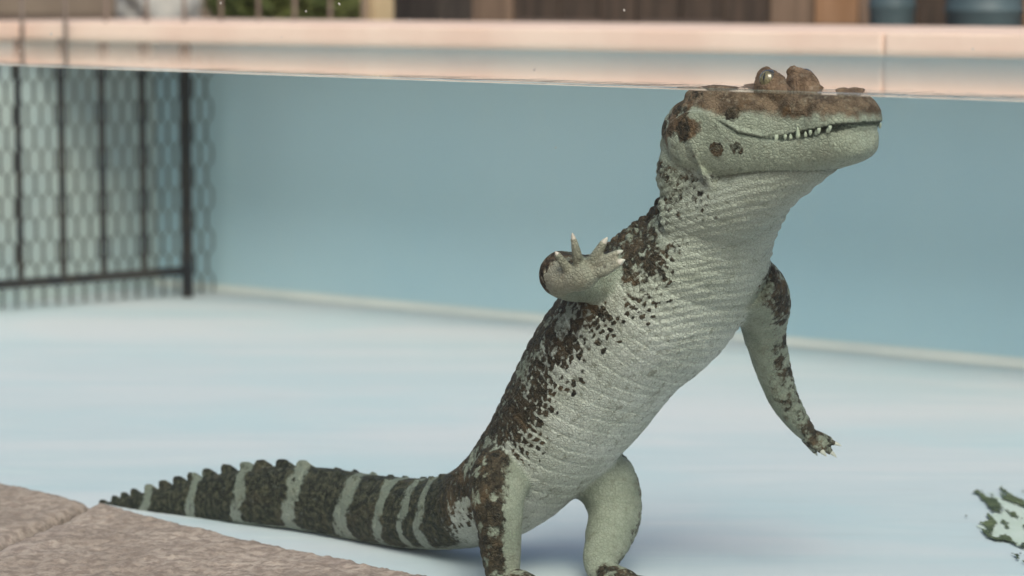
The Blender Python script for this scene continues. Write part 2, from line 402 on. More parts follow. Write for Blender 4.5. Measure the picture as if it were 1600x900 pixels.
# ------------------------------------------------------------------ caiman
def cr(P, n):
    """Catmull-Rom through rows of P, n samples per span"""
    P = np.asarray(P, float); out = []
    Q = np.vstack([2*P[0]-P[1], P, 2*P[-1]-P[-2]])
    for i in range(1, len(Q)-2):
        for s in range(n):
            t = s/n; a, b, c, d = Q[i-1], Q[i], Q[i+1], Q[i+2]
            out.append(.5*((2*b)+(-a+c)*t+(2*a-5*b+4*c-d)*t*t+(-a+3*b-3*c+d)*t**3))
    out.append(P[-1]); return np.array(out)
def nrm(v): return v/np.maximum(np.linalg.norm(v, axis=-1, keepdims=True), 1e-9)
class Chain:
    """rows: x y z  dx dy dz (dorsal)  w hd hv"""
    def __init__(s, name, rows, n=8, exp=1.0, seg=40):
        R = cr(rows, n); s.name = name; s.p = R[:, :3]; s.w = np.maximum(R[:, 6], .0006); s.hd = np.maximum(R[:, 7], .0006); s.hv = np.maximum(R[:, 8], .0006)
        t = np.gradient(s.p, axis=0); s.t = nrm(t); d = R[:, 3:6]; d = d-(d*s.t).sum(1, keepdims=True)*s.t; s.d = nrm(d); s.l = np.cross(s.d, s.t)*1.0  # left of travel
        s.u = np.concatenate([[0], np.cumsum(np.linalg.norm(np.diff(s.p, axis=0), axis=1))]); s.exp = exp; s.seg = seg
    def mesh(s, bm):
        a = np.linspace(0, 2*np.pi, s.seg, endpoint=False); ca, sa = np.cos(a), np.sin(a)
        cx = np.sign(ca)*np.abs(ca)**s.exp; sx = np.sign(sa)*np.abs(sa)**s.exp
        rings = []
        for i in range(len(s.p)):
            h = np.where(sx >= 0, s.hd[i], s.hv[i]); P = s.p[i]+np.outer(cx*s.w[i], s.l[i])+np.outer(sx*h, s.d[i])
            rings.append([bm.verts.new(q) for q in P])
        for i in range(len(rings)-1):
            for k_ in range(s.seg):
                k2 = (k_+1) % s.seg; bm.faces.new((rings[i][k_], rings[i][k2], rings[i+1][k2], rings[i+1][k_]))
        for ring, flip in ((rings[0], True), (rings[-1], False)):
            c = bm.verts.new(sum((v.co for v in ring), Vector())/len(ring))
            for k_ in range(s.seg):
                k2 = (k_+1) % s.seg; bm.faces.new((ring[k2], ring[k_], c) if flip else (ring[k_], ring[k2], c))

def row(px, py, Y, d, w, hd, hv): p = at(px, py, Y); return [p.x, p.y, p.z, *d, w, hd, hv]
# body: tail tip -> neck
UPD = (0, 0, 1); DT = (-.434, .697, .572)
def dl(k_): return tuple(np.array(UPD)*(1-k_)+np.array(DT)*k_)
body_rows = [
 row(128, 795, 3.79, UPD, .003, .003, .003), row(170, 792, 3.76, UPD, .006, .007, .008), row(240, 786, 3.71, UPD, .011, .017, .017), row(310, 781, 3.67, UPD, .016, .027, .026),
 row(380, 779, 3.62, UPD, .021, .037, .033), row(450, 778, 3.58, UPD, .026, .041, .039), row(520, 785, 3.54, UPD, .031, .042, .042), row(600, 797, 3.48, UPD, .037, .042, .043),
 row(665, 802, 3.43, UPD, .043, .043, .044), row(725, 797, 3.38, dl(.15), .050, .048, .046), row(785, 772, 3.33, dl(.4), .062, .056, .052),
 row(845, 712, 3.29, dl(.75), .074, .062, .058), row(905, 628, 3.255, dl(1), .088, .068, .068), row(962, 545, 3.225, dl(1), .096, .072, .072),
 row(1035, 478, 3.195, dl(1), .097, .078, .072), row(1093, 415, 3.165, dl(1), .086, .074, .058), row(1122, 350, 3.145, dl(.95), .071, .060, .055), row(1148, 280, 3.125, dl(.7), .071, .058, .060), row(1172, 215, 3.10, dl(.4), .058, .04, .045)]
body = Chain('body', body_rows, 9, .92, 56)

# head frame
Jh = at(1115, 185, 3.12); Jz = H-.143
HO = np.array([Jh.x, Jh.y, Jz]); HF = nrm(np.array([.70, -.714, 0.0])); HU = np.array([0, 0, 1.0]); HL = np.cross(HU, HF)   # left
def hp(e, lat, z): return HO+HF*e+HL*lat+HU*z
_me = np.array([-.05, .045, .06, .085, .11, .135, .175, .20, .215]); _mz = np.array([.006, .006, .002, -.013, -.0165, -.016, -.009, -.003, 0])
def mline(e): return np.interp(e, _me, _mz)
_ge = np.array([-.05, .115, .13, .145, .155, .172, .185, .2, .215]); _gz = np.array([-.004, -.004, .003, .0068, .0062, .0078, .0052, .0058, .0035])
def hrow(e, z, w, hd, hv): p = hp(e, 0, z); return [*p, *HU, w, hd, hv]
def up_row(e, w, top): m = mline(e)+np.interp(e, _ge, _gz)/2; return hrow(e, m, w, top-m, .006)
def lo_row(e, w, bot): m = mline(e)-np.interp(e, _ge, _gz)/2-max(0, .02-e)*.62; return hrow(e, m, w, .004, m-bot)
upper = Chain('upper', [up_row(*r) for r in [(-.035, .034, .008), (-.015, .054, .020), (.01, .063, .029), (.035, .064, .034), (.06, .060, .037), (.085, .054, .0375), (.11, .048, .034), (.135, .043, .0315), (.16, .041, .031), (.18, .043, .033), (.197, .040, .033), (.208, .033, .029), (.2145, .021, .022)]], 6, .78, 56)
lower = Chain('lower', [lo_row(*r) for r in [(-.055, .026, -.066), (-.038, .046, -.074), (-.016, .062, -.081), (.015, .071, -.087), (.045, .068, -.086), (.075, .061, -.077), (.105, .053, -.067), (.135, .046, -.058), (.16, .042, -.051), (.18, .039, -.045), (.196, .034, -.039), (.206, .026, -.033), (.2115, .014, -.025)]], 6, .70, 56)
gular = Chain('gular', [[*hp(-.03, 0, -.105), *(HU*.6-HF*.6), .056, .045, .055], [*hp(.02, 0, -.092), *(HU*.9-HF*.4), .052, .036, .048], [*hp(.065, 0, -.073), *HU, .046, .025, .040], [*hp(.11, 0, -.058), *HU, .036, .018, .027], [*hp(.15, 0, -.046), *HU, .025, .01, .014], [*hp(.178, 0, -.038), *HU, .015, .008, .006]], 7, 1.0, 40)

def limb(name, pts, d=(0, -1, 0), n=6, seg=24):
    return Chain(name, [[*(at(*p[:3]) if not isinstance(p[0], str) else p[1]), *d, p[3] if len(p) > 3 else 0, p[3], p[3]] for p in pts], n, 1.0, seg)
TL = np.array([.70, -.714, 0])
limbs = []
DARKSIDE = (-.5, .2, .8)
arm_r = limb('arm_r', [(1030, 430, 3.185, .034), (970, 432, 3.155, .029), (915, 436, 3.13, .0265), (886, 432, 3.112, .0265), (878, 428, 3.092, .0235), (890, 432, 3.074, .0185), (905, 434, 3.064, .0145)], (-.3, .9, .2)); limbs.append(arm_r)
arm_l = limb('arm_l', [(1165, 440, 3.19, .036), (1188, 468, 3.215, .034), (1194, 520, 3.24, .0245), (1207, 575, 3.26, .0205), (1225, 625, 3.27, .0175), (1250, 664, 3.275, .0128), (1266, 682, 3.275, .009)], (1, -.75, .3)); limbs.append(arm_l)
leg_r = limb('leg_r', [(815, 745, 3.29, .036), (790, 738, 3.25, .036), (778, 770, 3.228, .033), (781, 825, 3.218, .026), (784, 880, 3.218, .0215), (788, 914, 3.218, .017)], (-.8, -.2, .2)); limbs.append(leg_r)
leg_l = limb('leg_l', [(905, 725, 3.31, .036), (945, 752, 3.31, .037), (960, 798, 3.295, .032), (950, 840, 3.275, .0275), (938, 876, 3.255, .0205), (942, 900, 3.245, .016)], (1, .1, .2)); limbs.append(leg_l)
digits = []; claws = []
def digit(pts, claw=.007, cr_=.0028, d=(0, 0, 1)):
    ch = Chain('digit', [[*p[0], *d, p[1], p[1], p[1]] for p in pts], 5, 1.0, 12); digits.append(ch)
    a, b = np.array(pts[-2][0]), np.array(pts[-1][0]); t = nrm(b-a); claws.append((b-t*.001, t, claw, cr_))
def gp_(px, py, Y): return np.array(at(px, py, Y))
# right hand, palm to the glass
palm_r = limb('hand_r', [(893, 437, 3.068, .0145), (910, 432, 3.058, .0155), (922, 424, 3.053, .0135), (928, 417, 3.05, .009)], (-.3, .9, .2)); limbs.append(palm_r)
digit([(gp_(896, 430, 3.062), .0065), (gp_(881, 412, 3.054), .0052), (gp_(870, 396, 3.048), .0036)], .005, .0024)
digit([(gp_(907, 424, 3.06), .0068), (gp_(901, 396, 3.048), .0054), (gp_(896, 372, 3.042), .0034)], .009, .0025)
digit([(gp_(918, 420, 3.058), .0068), (gp_(933, 396, 3.046), .0056), (gp_(944, 378, 3.041), .0042)], .009, .0034)
digit([(gp_(924, 422, 3.056), .0066), (gp_(949, 404, 3.041), .0052), (gp_(967, 394, 3.035), .0038)], .007, .0027)
digit([(gp_(920, 431, 3.055), .0072), (gp_(949, 421, 3.039), .0058), (gp_(969, 409, 3.032), .0044)], .008, .0038)
# left hand hanging
digit([(gp_(1262, 677, 3.275), .0065), (gp_(1285, 687, 3.272), .0045), (gp_(1306, 693, 3.268), .003)], .008, .0024)
digit([(gp_(1262, 682, 3.275), .0072), (gp_(1284, 696, 3.27), .0055), (gp_(1299, 707, 3.268), .0038)], .009, .0026)
digit([(gp_(1262, 684, 3.272), .0068), (gp_(1276, 698, 3.266), .0046), (gp_(1285, 706, 3.262), .0034)], .008, .003)
digit([(gp_(1262, 675, 3.285), .006), (gp_(1282, 680, 3.30), .0042), (gp_(1298, 686, 3.31), .003)], .006, .0022)
digit([(gp_(1258, 684, 3.28), .006), (gp_(1268, 698, 3.285), .0042), (gp_(1274, 707, 3.29), .003)], .006, .0022)
# hind feet flat on the floor
def foot(anchor, fwd):
    fwd = nrm(np.array(fwd)); side = np.cross(np.array([0, 0, 1.0]), fwd); a = np.array(anchor); g = a.copy(); g[2] = .013
    limbs.append(Chain('foot', [[*(a), *(-fwd), .017, .017, .017], [*((a+g)/2+fwd*.008), *(-fwd+HU), .017, .016, .016], [*(g+fwd*.025), *HU, .019, .012, .011], [*(g+fwd*.045), *HU, .017, .008, .009]], 6, 1.0, 24))
    for k_, (sp, ln) in enumerate(((-.42, .06), (-.14, .075), (.14, .075), (.42, .06))):
        dv = nrm(fwd+side*sp); b = g+fwd*.03+side*sp*.03
        pts = [(b, .0085), (b+dv*ln*.5, .007), (b+dv*ln*.95, .005)]
        for q, _ in pts: q[2] = .0085
        digit(pts, .009, .003)
foot(np.array(at(788, 914, 3.218)), (.62, -.78, 0)); foot(np.array(at(942, 900, 3.245)), (.55, -.83, 0))

chains = [body, upper, lower, gular]+limbs+digits
bm = bmesh.new()
for ch in chains: ch.mesh(bm)
def blob(c, r, ax=None, seg=20):
    mat = Matrix.Translation(Vector(c))
    if ax is not None: mat = mat @ Matrix(((ax[0][0], ax[1][0], ax[2][0]), (ax[0][1], ax[1][1], ax[2][1]), (ax[0][2], ax[1][2], ax[2][2]))).to_4x4()
    bmesh.ops.create_uvsphere(bm, u_segments=seg, v_segments=seg//2+2, radius=1, matrix=mat @ Matrix.Diagonal((*((r, r, r) if not hasattr(r, '__len__') else r), 1)))
hax = (HF, HL, HU)
EYES = []
for s in (-1, 1):
    blob(hp(.103, s*.026, .0375), (.022, .0125, .0165), hax)           # brow bulge
    blob(hp(.098, s*.0245, .0505), (.015, .0075, .0052), hax)             # upper lid ridge
    blob(hp(.118, s*.026, .030), (.016, .012, .009), hax)
    blob(hp(.04, s*.034, .024), (.05, .02, .013), hax)                # skull table edge
    blob(hp(.190, s*.010, .0305), (.013, .012, .0072), hax)             # nostril
    blob(hp(.145, s*.028, .012), (.03, .014, .02), hax)
    blob(hp(.008, s*.050, -.02), (.030, .019, .033), hax)               # jaw muscle
    blob(hp(-.018, s*.032, -.060), (.028, .027, .042), hax); blob(hp(-.012, s*.024, -.018), (.036, .028, .034), hax)              # side of the throat
    EYES.append(hp(.104, s*.0300, .0445)); blob(hp(.104, s*.0335, .0362), (.013, .0065, .0045), hax); blob(hp(.094, s*.0225, .054), (.006, .004, .0045), hax)
# tail crest teeth along the upper edge (single on the outer tail, paired low keels nearer the body)
def crest(u, hgt, lat=0.0, ln=.011, th=.0032):
    i = int(np.clip(np.searchsorted(body.u, u), 1, len(body.u)-2)); f = (u-body.u[i-1])/(body.u[i]-body.u[i-1])
    mixv = lambda a: a[i-1]*(1-f)+a[i]*f
    p = mixv(body.p); t_ = nrm(mixv(body.t)); d_ = nrm(mixv(body.d)); l_ = nrm(mixv(body.l)); w_, h_ = mixv(body.w), mixv(body.hd)
    z = h_*math.sqrt(max(0, 1-(lat)**2)); c0 = p+l_*w_*lat+d_*(z-.006)
    # leaf-shaped plate leaning toward the tail tip
    prof = [(.95, 0), (.55, .62), (-.05, .98), (-.75, 1.0), (-.95, .72), (-.8, .3), (-.85, -.1)]
    V1 = [bm.verts.new(c0+t_*ln*a+d_*((hgt+.006)*b)+l_*th*(1-.75*max(b, 0))) for a, b in prof]
    V2 = [bm.verts.new(c0+t_*ln*a+d_*((hgt+.006)*b)-l_*th*(1-.75*max(b, 0))) for a, b in prof]
    bm.faces.new(V1); bm.faces.new(V2[::-1]); n = len(prof)
    for a in range(n): bm.faces.new((V1[a], V2[a], V2[(a+1) % n], V1[(a+1) % n]))
def u_at_px(px):
    best = 0; bd = 1e9
    for i in range(len(body.p)):
        x = 800+F*body.p[i, 0]/ (body.p[i, 1]*math.cos(PITCH)-(body.p[i, 2]-H)*math.sin(PITCH))
        if abs(x-px) < bd: bd = abs(x-px); best = body.u[i]
    return best
for px, hh, ln in [(166, .004, .006), (181, .0055, .007), (198, .0065, .0075), (217, .0075, .008), (238, .008, .009), (260, .0085, .0095), (283, .009, .010), (308, .009, .0105), (335, .009, .011), (363, .009, .0115), (392, .009, .012), (421, .0085, .012), (450, .008, .012), (479, .007, .012)]:
    crest(u_at_px(px), hh*1.12, 0, ln*1.36, .006)
for i, px in enumerate(range(520, 740, 26)):
    for s in (-.45, .45): crest(u_at_px(px), .0055, s, .010, .004)
bmesh.ops.recalc_face_normals(bm, faces=bm.faces)
raw = bpy.data.meshes.new('caiman_raw'); bm.to_mesh(raw); bm.free()
ro = bpy.data.objects.new('caiman_raw', raw); C.objects.link(ro)
md = ro.modifiers.new('r', 'REMESH'); md.mode = 'VOXEL'; md.voxel_size = .0017; md.adaptivity = 0
bpy.context.view_layer.update()
dg = bpy.context.evaluated_depsgraph_get()
cm = bpy.data.meshes.new_from_object(ro.evaluated_get(dg)); bpy.data.objects.remove(ro); bpy.data.meshes.remove(raw)
nv = len(cm.vertices); co = np.empty(nv*3); cm.vertices.foreach_get('co', co); co = co.reshape(-1, 3)
ed = np.empty(len(cm.edges)*2, int); cm.edges.foreach_get('vertices', ed); ed = ed.reshape(-1, 2)
deg = np.bincount(ed.ravel(), minlength=nv).astype(float)
def lap(x):
    s = np.zeros_like(x)
    for k_ in range(x.shape[1]):
        s[:, k_] = np.bincount(ed[:, 0], x[ed[:, 1], k_], nv)+np.bincount(ed[:, 1], x[ed[:, 0], k_], nv)
    return s/deg[:, None]-x
# per-vertex body coordinates
def project(ch, x):
    n = len(x); best = np.full(n, 1e9); idx = np.zeros(n, int)
    for i in range(0, len(ch.p)):
        d = ((x-ch.p[i])**2).sum(1); m = d < best; best[m] = d[m]; idx[m] = i
    r = x-ch.p[idx]; a = (r*ch.l[idx]).sum(1); b = (r*ch.d[idx]).sum(1); t_ = (r*ch.t[idx]).sum(1)
    h = np.where(b >= 0, ch.hd[idx], ch.hv[idx]); q = np.sqrt((a/ch.w[idx])**2+(b/h)**2+(np.abs(t_)/np.minimum(ch.w[idx], h)*.9)**2)
    ang = np.arctan2(a/ch.w[idx], b/h)                    # 0 at the back, +-pi at the belly
    return q, ch.u[idx]+t_, ang, idx, a, b
def sstep(x, a, b): t_ = np.clip((x-a)/(b-a), 0, 1); return t_*t_*(3-2*t_)
bq, bu, bang, bidx, ba, bb = project(body, co)
# head region coordinates
rel = co-HO; he = rel@HF; hl = rel@HL; hz = rel@HU
headq = np.minimum(project(upper, co)[0], project(lower, co)[0])
gq = project(gular, co)[0]; lowq = project(lower, co)[0]; upq = project(upper, co)[0]
is_head = ((headq < bq) & (headq < 1.6) & (headq < gq*1.0)) | ((he > .03) & (hz > -.02))
lq = np.full(nv, 1e9); lang = np.zeros(nv); lu = np.zeros(nv); lname = np.zeros(nv, int)
for j, ch in enumerate(limbs+digits):
    q, u_, an, ix, _, _ = project(ch, co); m = q < lq; lq[m] = q[m]; lang[m] = an[m]; lu[m] = u_[m]; lname[m] = j
limbw = sstep(bq-lq, -.12, .12)*(~is_head); digw = ((lname >= len(limbs)) & (limbw > .5)).astype(float)
# smoothing: more where limbs and neck meet the trunk, little on crest and digits
tailu0 = u_at_px(740); tipw = sstep(bu, tailu0, tailu0-.05)
smooth_w = np.where(digw > 0, .14, np.where((tipw > .5) & (limbw < .5), .22, .55))
smooth_w = np.where(is_head, .3, smooth_w)
smooth_w = np.where((tipw > .5) & (limbw < .5) & (bb > body.hd[bidx]*.93), .05, smooth_w)
for it in range(6): co = co+lap(co)*smooth_w[:, None]
junction = (np.exp(-((bq-lq)/.25)**2)*(lq < 1.6)+np.exp(-((bq-headq)/.25)**2)*(headq < 1.5)*sstep(he, .075, -.005))[:, None]
for it in range(22): co = co+lap(co)*np.clip(junction, 0, 1)*.5
# normals
fn = np.zeros((nv, 3))
lp = np.empty(len(cm.loops), int); cm.loops.foreach_get('vertex_index', lp); ps = np.empty(len(cm.polygons), int); cm.polygons.foreach_get('loop_start', ps)
pt = np.empty(len(cm.polygons), int); cm.polygons.foreach_get('loop_total', pt)
a0, a1, a2 = lp[ps], lp[ps+1], lp[ps+2]; a3 = lp[ps+pt-1]
fnorm = np.cross(co[a1]-co[a0], co[a3]-co[a0])
for a_ in (a0, a1, a2, a3):
    for k_ in range(3): fn[:, k_] += np.bincount(a_, fnorm[:, k_], nv)
fn = nrm(fn)
def vnoise(x, sc, seed=0):
    p = x*sc+seed*17.31; i = np.floor(p).astype(int); f = p-i; f = f*f*(3-2*f); r = 0
    for dx in (0, 1):
        for dy in (0, 1):
            for dz in (0, 1):
                h = ((i[:, 0]+dx)*73856093 ^ (i[:, 1]+dy)*19349663 ^ (i[:, 2]+dz)*83492791) & 0xffff
                h = (h*2654435761 & 0xffffffff)/0xffffffff
                r = r+h*(f[:, 0] if dx else 1-f[:, 0])*(f[:, 1] if dy else 1-f[:, 1])*(f[:, 2] if dz else 1-f[:, 2])
    return r
def fbm(x, sc, seed=0): return (vnoise(x, sc, seed)+.5*vnoise(x, sc*2.1, seed+1)+.25*vnoise(x, sc*4.3, seed+2))/1.75
disp = np.zeros(nv)
bodyw = (1-limbw)*(~is_head)
dors = np.cos(bang)                                         # 1 back, -1 belly
# trunk and nape: keeled plates in rows
nu = np.round(bu/.0165); rowoff = (nu % 2)*.5; rad = body.w[bidx]
vv = bang*rad/.0165+rowoff; fu = np.abs((bu/.0165+.5) % 1-.5)*2; fv = np.abs((vv+.5) % 1-.5)*2
plate = np.clip(1-np.maximum(fu, fv)**2.2, 0, 1)
bodyw = bodyw*1.0; notend = sstep(bu, body.u[-1]-.045, body.u[-1]-.075)
pw_ = sstep(dors, .25, .75)*bodyw*notend*sstep(bu, tailu0-.02, tailu0+.05)
nape = sstep(bu, body.u[-1]-.30, body.u[-1]-.24)*sstep(bu, body.u[-1]-.085, body.u[-1]-.12)
disp += plate*pw_*(.0028+.0055*nape)
# flank scales
fl_w = sstep(dors, -.35, 0)*sstep(dors, .6, .3)*bodyw*notend
disp += plate*fl_w*.0008
# belly rows: shallow grooves
br = np.abs((bu/.0175) % 1-.5)*2; groove = np.exp(-((1-br)/.14)**2); bellyw = sstep(dors, .35, 0)*bodyw*notend*sstep(bu, tailu0-.1, tailu0+.05)
cols = np.abs((bang*rad/.0125) % 1-.5)*2; cline = np.exp(-((1-cols)/.13)**2)*bellyw*sstep(dors, -.1, -.4)*sstep(bu, body.u[-1]-.12, body.u[-1]-.2)
disp -= groove*bellyw*sstep(bu, body.u[-1]-.05, body.u[-1]-.09)*.0011+cline*.0006
# tail scales
tw = (1-sstep(bu, tailu0-.03, tailu0+.02))*bodyw
disp += (plate-.5)*tw*.0006
# neck folds
for du, wd, dp in ((.178, .008, .0042), (.160, .006, .0022), (.140, .005, .0016), (.122, .005, .0014), (.20, .006, .0018)):
    nk = np.exp(-((bu-(body.u[-1]-du)+(fbm(co, 18, 40)-.5)*.012)/wd)**2)*sstep(dors, .4, -.1)*bodyw; disp -= nk*dp*.55
disp += (fbm(co, 60)-.5)*.0022*(1-digw)*(1-.4*is_head)
# limb scales (cross bands on the lower arm)
lb = np.abs((lu/.011) % 1-.5)*2; disp += (1-lb**3)*.0012*limbw*(1-digw)*sstep(np.cos(lang), -.2, .5)
# mouth groove
onsnout = is_head & (he > .052) & (np.abs(hl) > .012) | (is_head & (he > .19))
md_ = hz-mline(he); mg = np.exp(-(md_/.0022)**2)*onsnout*sstep(he, .048, .065)
disp -= mg*.0028
crease = np.exp(-((lowq-gq)/.05)**2)*(hz < -.022)*(he > -.01)*sstep(he, .19, .16)*(np.minimum(lowq, gq) < 1.5)
disp -= crease*.0016
# lip scallops and pitted snout
disp += is_head*(fbm(co, 160, 5)-.5)*.0018+is_head*(hz > .030)*(he < .14)*(he > .07)*(fbm(co, 260, 6)-.5)*.0026
co2 = co+fn*disp[:, None]
gw = (~is_head)*sstep(he, -.07, -.03)*sstep(hz, -.04, -.06)*(limbw < .3)*(np.minimum(gq, bq) < 1.4)
phase = (hz-he*.25+(fbm(co, 40, 71)-.5)*.006)/.0085; co2 = co2+fn*(gw*(.0006*np.sin(2*np.pi*phase)))[:, None]
# fill attributes
cell_uv = np.stack([bu, bang*rad, np.zeros(nv)], 1)
luv = np.stack([lu+5, lang*.02, np.zeros(nv)], 1)
suv = np.where((limbw > .5)[:, None], luv, cell_uv)
# pigment: how dark the skin is
dark = np.zeros(nv)
cu_, cv_ = nu.astype(int), np.floor(vv+.5).astype(int)
hsh = (((cu_*73856093) ^ (cv_*19349663)) & 0xffff); hsh = ((hsh*2654435761) & 0xffffffff)/0xffffffff
cu2, cv2 = np.floor(bu/.034).astype(int), np.floor(bang*rad/.030+(np.floor(bu/.034) % 2)*.5).astype(int)
hs2 = (((cu2*83492791) ^ (cv2*19349663)) & 0xffff); hs2 = ((hs2*2654435761) & 0xffffffff)/0xffffffff
g_ = .0112; sj = np.stack([bu, bang*rad, 0*bu], 1); bj = bu+(fbm(sj, 48, 61)-.5)*.016+(fbm(sj, 130, 62)-.5)*.006; vj = bang*rad*1.12+(fbm(sj, 52, 63)-.5)*.020+(fbm(sj, 130, 64)-.5)*.006
gu = np.round(bj/g_); gvv = vj/g_+(gu % 2)*.5; gfu = np.abs((bj/g_+.5) % 1-.5)*2; gfv = np.abs((gvv+.5) % 1-.5)*2
inner = np.clip(1-np.maximum(gfu, gfv)**3, 0, 1)
hsh = (((gu.astype(int)*73856093) ^ (np.floor(gvv+.5).astype(int)*19349663)) & 0xffff); hsh = ((hsh*2654435761) & 0xffffffff)/0xffffffff
prob = sstep(dors, -1.0, -.12)
pp = prob*1.38-(.42*hsh+.34*hs2)*(1-.6*sstep(dors, .1, .6)); trunk_dark = sstep(inner, 1-pp-.2, 1-pp+.2)*(.62+.38*inner)*sstep(dors, -.95, -.75)
bigpale = sstep(fbm(np.stack([bu, bang*rad, 0*bu], 1), 26, 12), .56, .64)*sstep(dors, .8, .3)
trunk_dark = trunk_dark*(1-.5*bigpale)
blot = fbm(np.stack([bu, bang*rad, 0*bu], 1), 42, 3)
dark = np.maximum(dark, bodyw*np.clip(trunk_dark*1.0, 0, 1)*1.02)
dark -= bodyw*sstep(blot, .58, .70)*.25*sstep(dors, .95, .3)
# nearly bare throat: no pigment low on the neck
neckw = sstep(bu, body.u[-1]-.17, body.u[-1]-.10); dark = dark*(1-.45*neckw*bodyw*sstep(dors, .7, .2))
# tail: dark with pale bands
tail = (1-sstep(bu, tailu0-.02, tailu0+.03))*bodyw
tdark = .92*sstep(dors, -.97, -.80)
band = np.zeros(nv)
for px, wd in [(700, .0075), (664, .0075), (622, .0085), (562, .011), (472, .012), (385, .010), (307, .009), (232, .007)]:
    u0 = u_at_px(px); wob = (fbm(co, 34, 9)-.5)*.020-.0075*np.tanh(bb/.012)
    band = np.maximum(band, sstep(np.abs(bu-u0+wob), wd*1.5, wd*.5))
dark = np.where(tail > .01, dark*(1-tail)+tail*tdark*(1-band*(.55+.4*sstep(fbm(co, 90, 51), .35, .5))), dark)
# limbs: dark on the outer side
lc = np.cos(lang); ld = sstep(lc, .15, .75)*.80
amt = np.ones(nv)
nl = len(limbs)
ld = np.where(lname == 2, sstep(lc, -.35, .35)*.92, ld)                     # right hind leg is mostly dark
ld = np.where(lname == 3, sstep(lc, .72, 1.0)*.6, ld)                       # left hind leg pale with a few flecks
ld = np.where((lname == 3) & (lu > .165), .62, ld)
ld = np.where(lname == 1, np.maximum(sstep(lc, .35, .85)*.8, .62*sstep(lu, .10, .19)*sstep(lc, -.6, .4)), ld)
ld = np.where(lname == 0, sstep(lc, -.55, .2)*.85, ld); ld = np.where(lname == 4, .26, ld)
dg0 = nl
rh = (lname >= nl) & (lname < nl+5); lh = (lname >= nl+5) & (lname < nl+10); ft = lname >= nl+10
ld = np.where(rh, .27, ld); ld = np.where(lh, .62, ld); ld = np.where(ft, .7, ld); ld = np.where((lname >= 5) & (lname < nl), .75, ld)
lm = fbm(co, 75, 21); ld = ld*np.where(lname < nl, 1-.55*sstep(lm, .5, .64), 1)
dark = dark*(1-limbw)+ld*limbw
# head
hd_ = np.zeros(nv)
brown = is_head*np.clip(sstep(hz+(fbm(co, 45, 31)-.5)*.02, -.010, .022), 0, 1)
brown = brown*(sstep(he, .03, .07)+(1-sstep(he, .03, .07))*sstep(hz+(fbm(co, 70, 8)-.5)*.03, .0, .022)*.9)
brown = np.maximum(brown, is_head*sstep(fbm(co, 55, 33), .44, .58)*sstep(he, .065, .03)*sstep(hz, -.06, -.012)*.8)
spots = np.zeros(nv)
for (e_, z_, r_, s_) in [(.018, -.012, .017, .95), (.058, -.030, .0125, .85), (.083, -.029, .011, .7), (.03, -.036, .008, .45), (.075, .008, .012, .8), (.0, .012, .014, .8), (.13, -.028, .006, .25), (-.02, -.015, .012, .7)]:
    dd = np.sqrt((he-e_)**2+(hz-z_)**2)*(1+.5*(fbm(co, 90, 4)-.5)); spots = np.maximum(spots, s_*sstep(dd, r_, r_*.45))
rear = sstep(he, .055, .02)*sstep(hz, -.05, -.005)*sstep(fbm(co, 75, 14), .48, .58)*.62
hd_ = np.where(is_head, np.maximum(spots*.95, rear), 0)
dark = np.where(is_head, hd_, dark)
mouth_shade = np.maximum(mg*sstep(he, .05, .07), crease*.45)  # shade of the mouth gap and jaw crease put into the skin colour
inside = is_head & (he > .128) & (np.abs(md_) < np.interp(he, _ge, _gz)/2+.0012) ; mouth_shade = np.maximum(mouth_shade, inside*.9)
def put(name, a):
    at_ = cm.attributes.new(name, 'FLOAT', 'POINT'); at_.data.foreach_set('value', np.ascontiguousarray(a, dtype=np.float32))
def smoothv(a, n=2):
    a = a.astype(float)[:, None]
    for _ in range(n): a = a+lap(a)*.5
    return a[:, 0]
put('dark', np.clip(smoothv(dark, 1), 0, 1)); put('brown', np.clip(smoothv(brown, 2), 0, 1)); put('mouth_shade', np.clip(mouth_shade, 0, 1))
put('belly', np.clip(smoothv(bodyw*sstep(dors, .3, -.4), 2), 0, 1)); put('headm', smoothv(is_head.astype(float), 2)); put('limbm', limbw)
put('rowline', np.clip(groove*bellyw*sstep(bu, tailu0, tailu0+.09)*sstep(bu, body.u[-1]-.05, body.u[-1]-.09), 0, 1)); put('su', suv[:, 0]); put('sv', suv[:, 1])
put('tailm', tail); put('colline', cline); put('neckm', smoothv(sstep(bu, body.u[-1]-.26, body.u[-1]-.15)*(1-limbw)*(~is_head), 3))
at_ = cm.attributes.new('suv', 'FLOAT_VECTOR', 'POINT'); at_.data.foreach_set('vector', suv.astype(np.float32).ravel())
ROOT = Vector((body.p[len(body.p)*10//18][0], body.p[len(body.p)*10//18][1], 0))
cm.vertices.foreach_set('co', (co2-np.array(ROOT)).ravel()); cm.polygons.foreach_set('use_smooth', [True]*len(cm.polygons)); cm.update()

k = NT('caiman_skin'); ob = k.obj()
a_dark = k.attr('dark').outputs['Fac']; a_br = k.attr('brown').outputs['Fac']; a_mo = k.attr('mouth_shade').outputs['Fac']; a_be = k.attr('belly').outputs['Fac']; a_row = k.attr('rowline').outputs['Fac']; a_hd = k.attr('headm').outputs['Fac']; a_tl = k.attr('tailm').outputs['Fac']
suvv = k.attr('suv').outputs['Vector']
nA = k.noise(ob, 55, 5, .65); nB = k.noise(ob, 150, 4, .6); nA2 = k.noise(ob, 95, 5, .7); nC = k.noise(ob, 14, 4); nD = k.noise(ob, 420, 3)
vc = k.vor(ob, 250); vcell = k.n('ShaderNodeSeparateColor'); k.l(vc.outputs['Color'], vcell.inputs[0]); cellr = vcell.outputs[0]
ve = k.vor(ob, 250, 'DISTANCE_TO_EDGE').outputs['Distance']; ve2 = k.vor(ob, 120, 'DISTANCE_TO_EDGE').outputs['Distance']
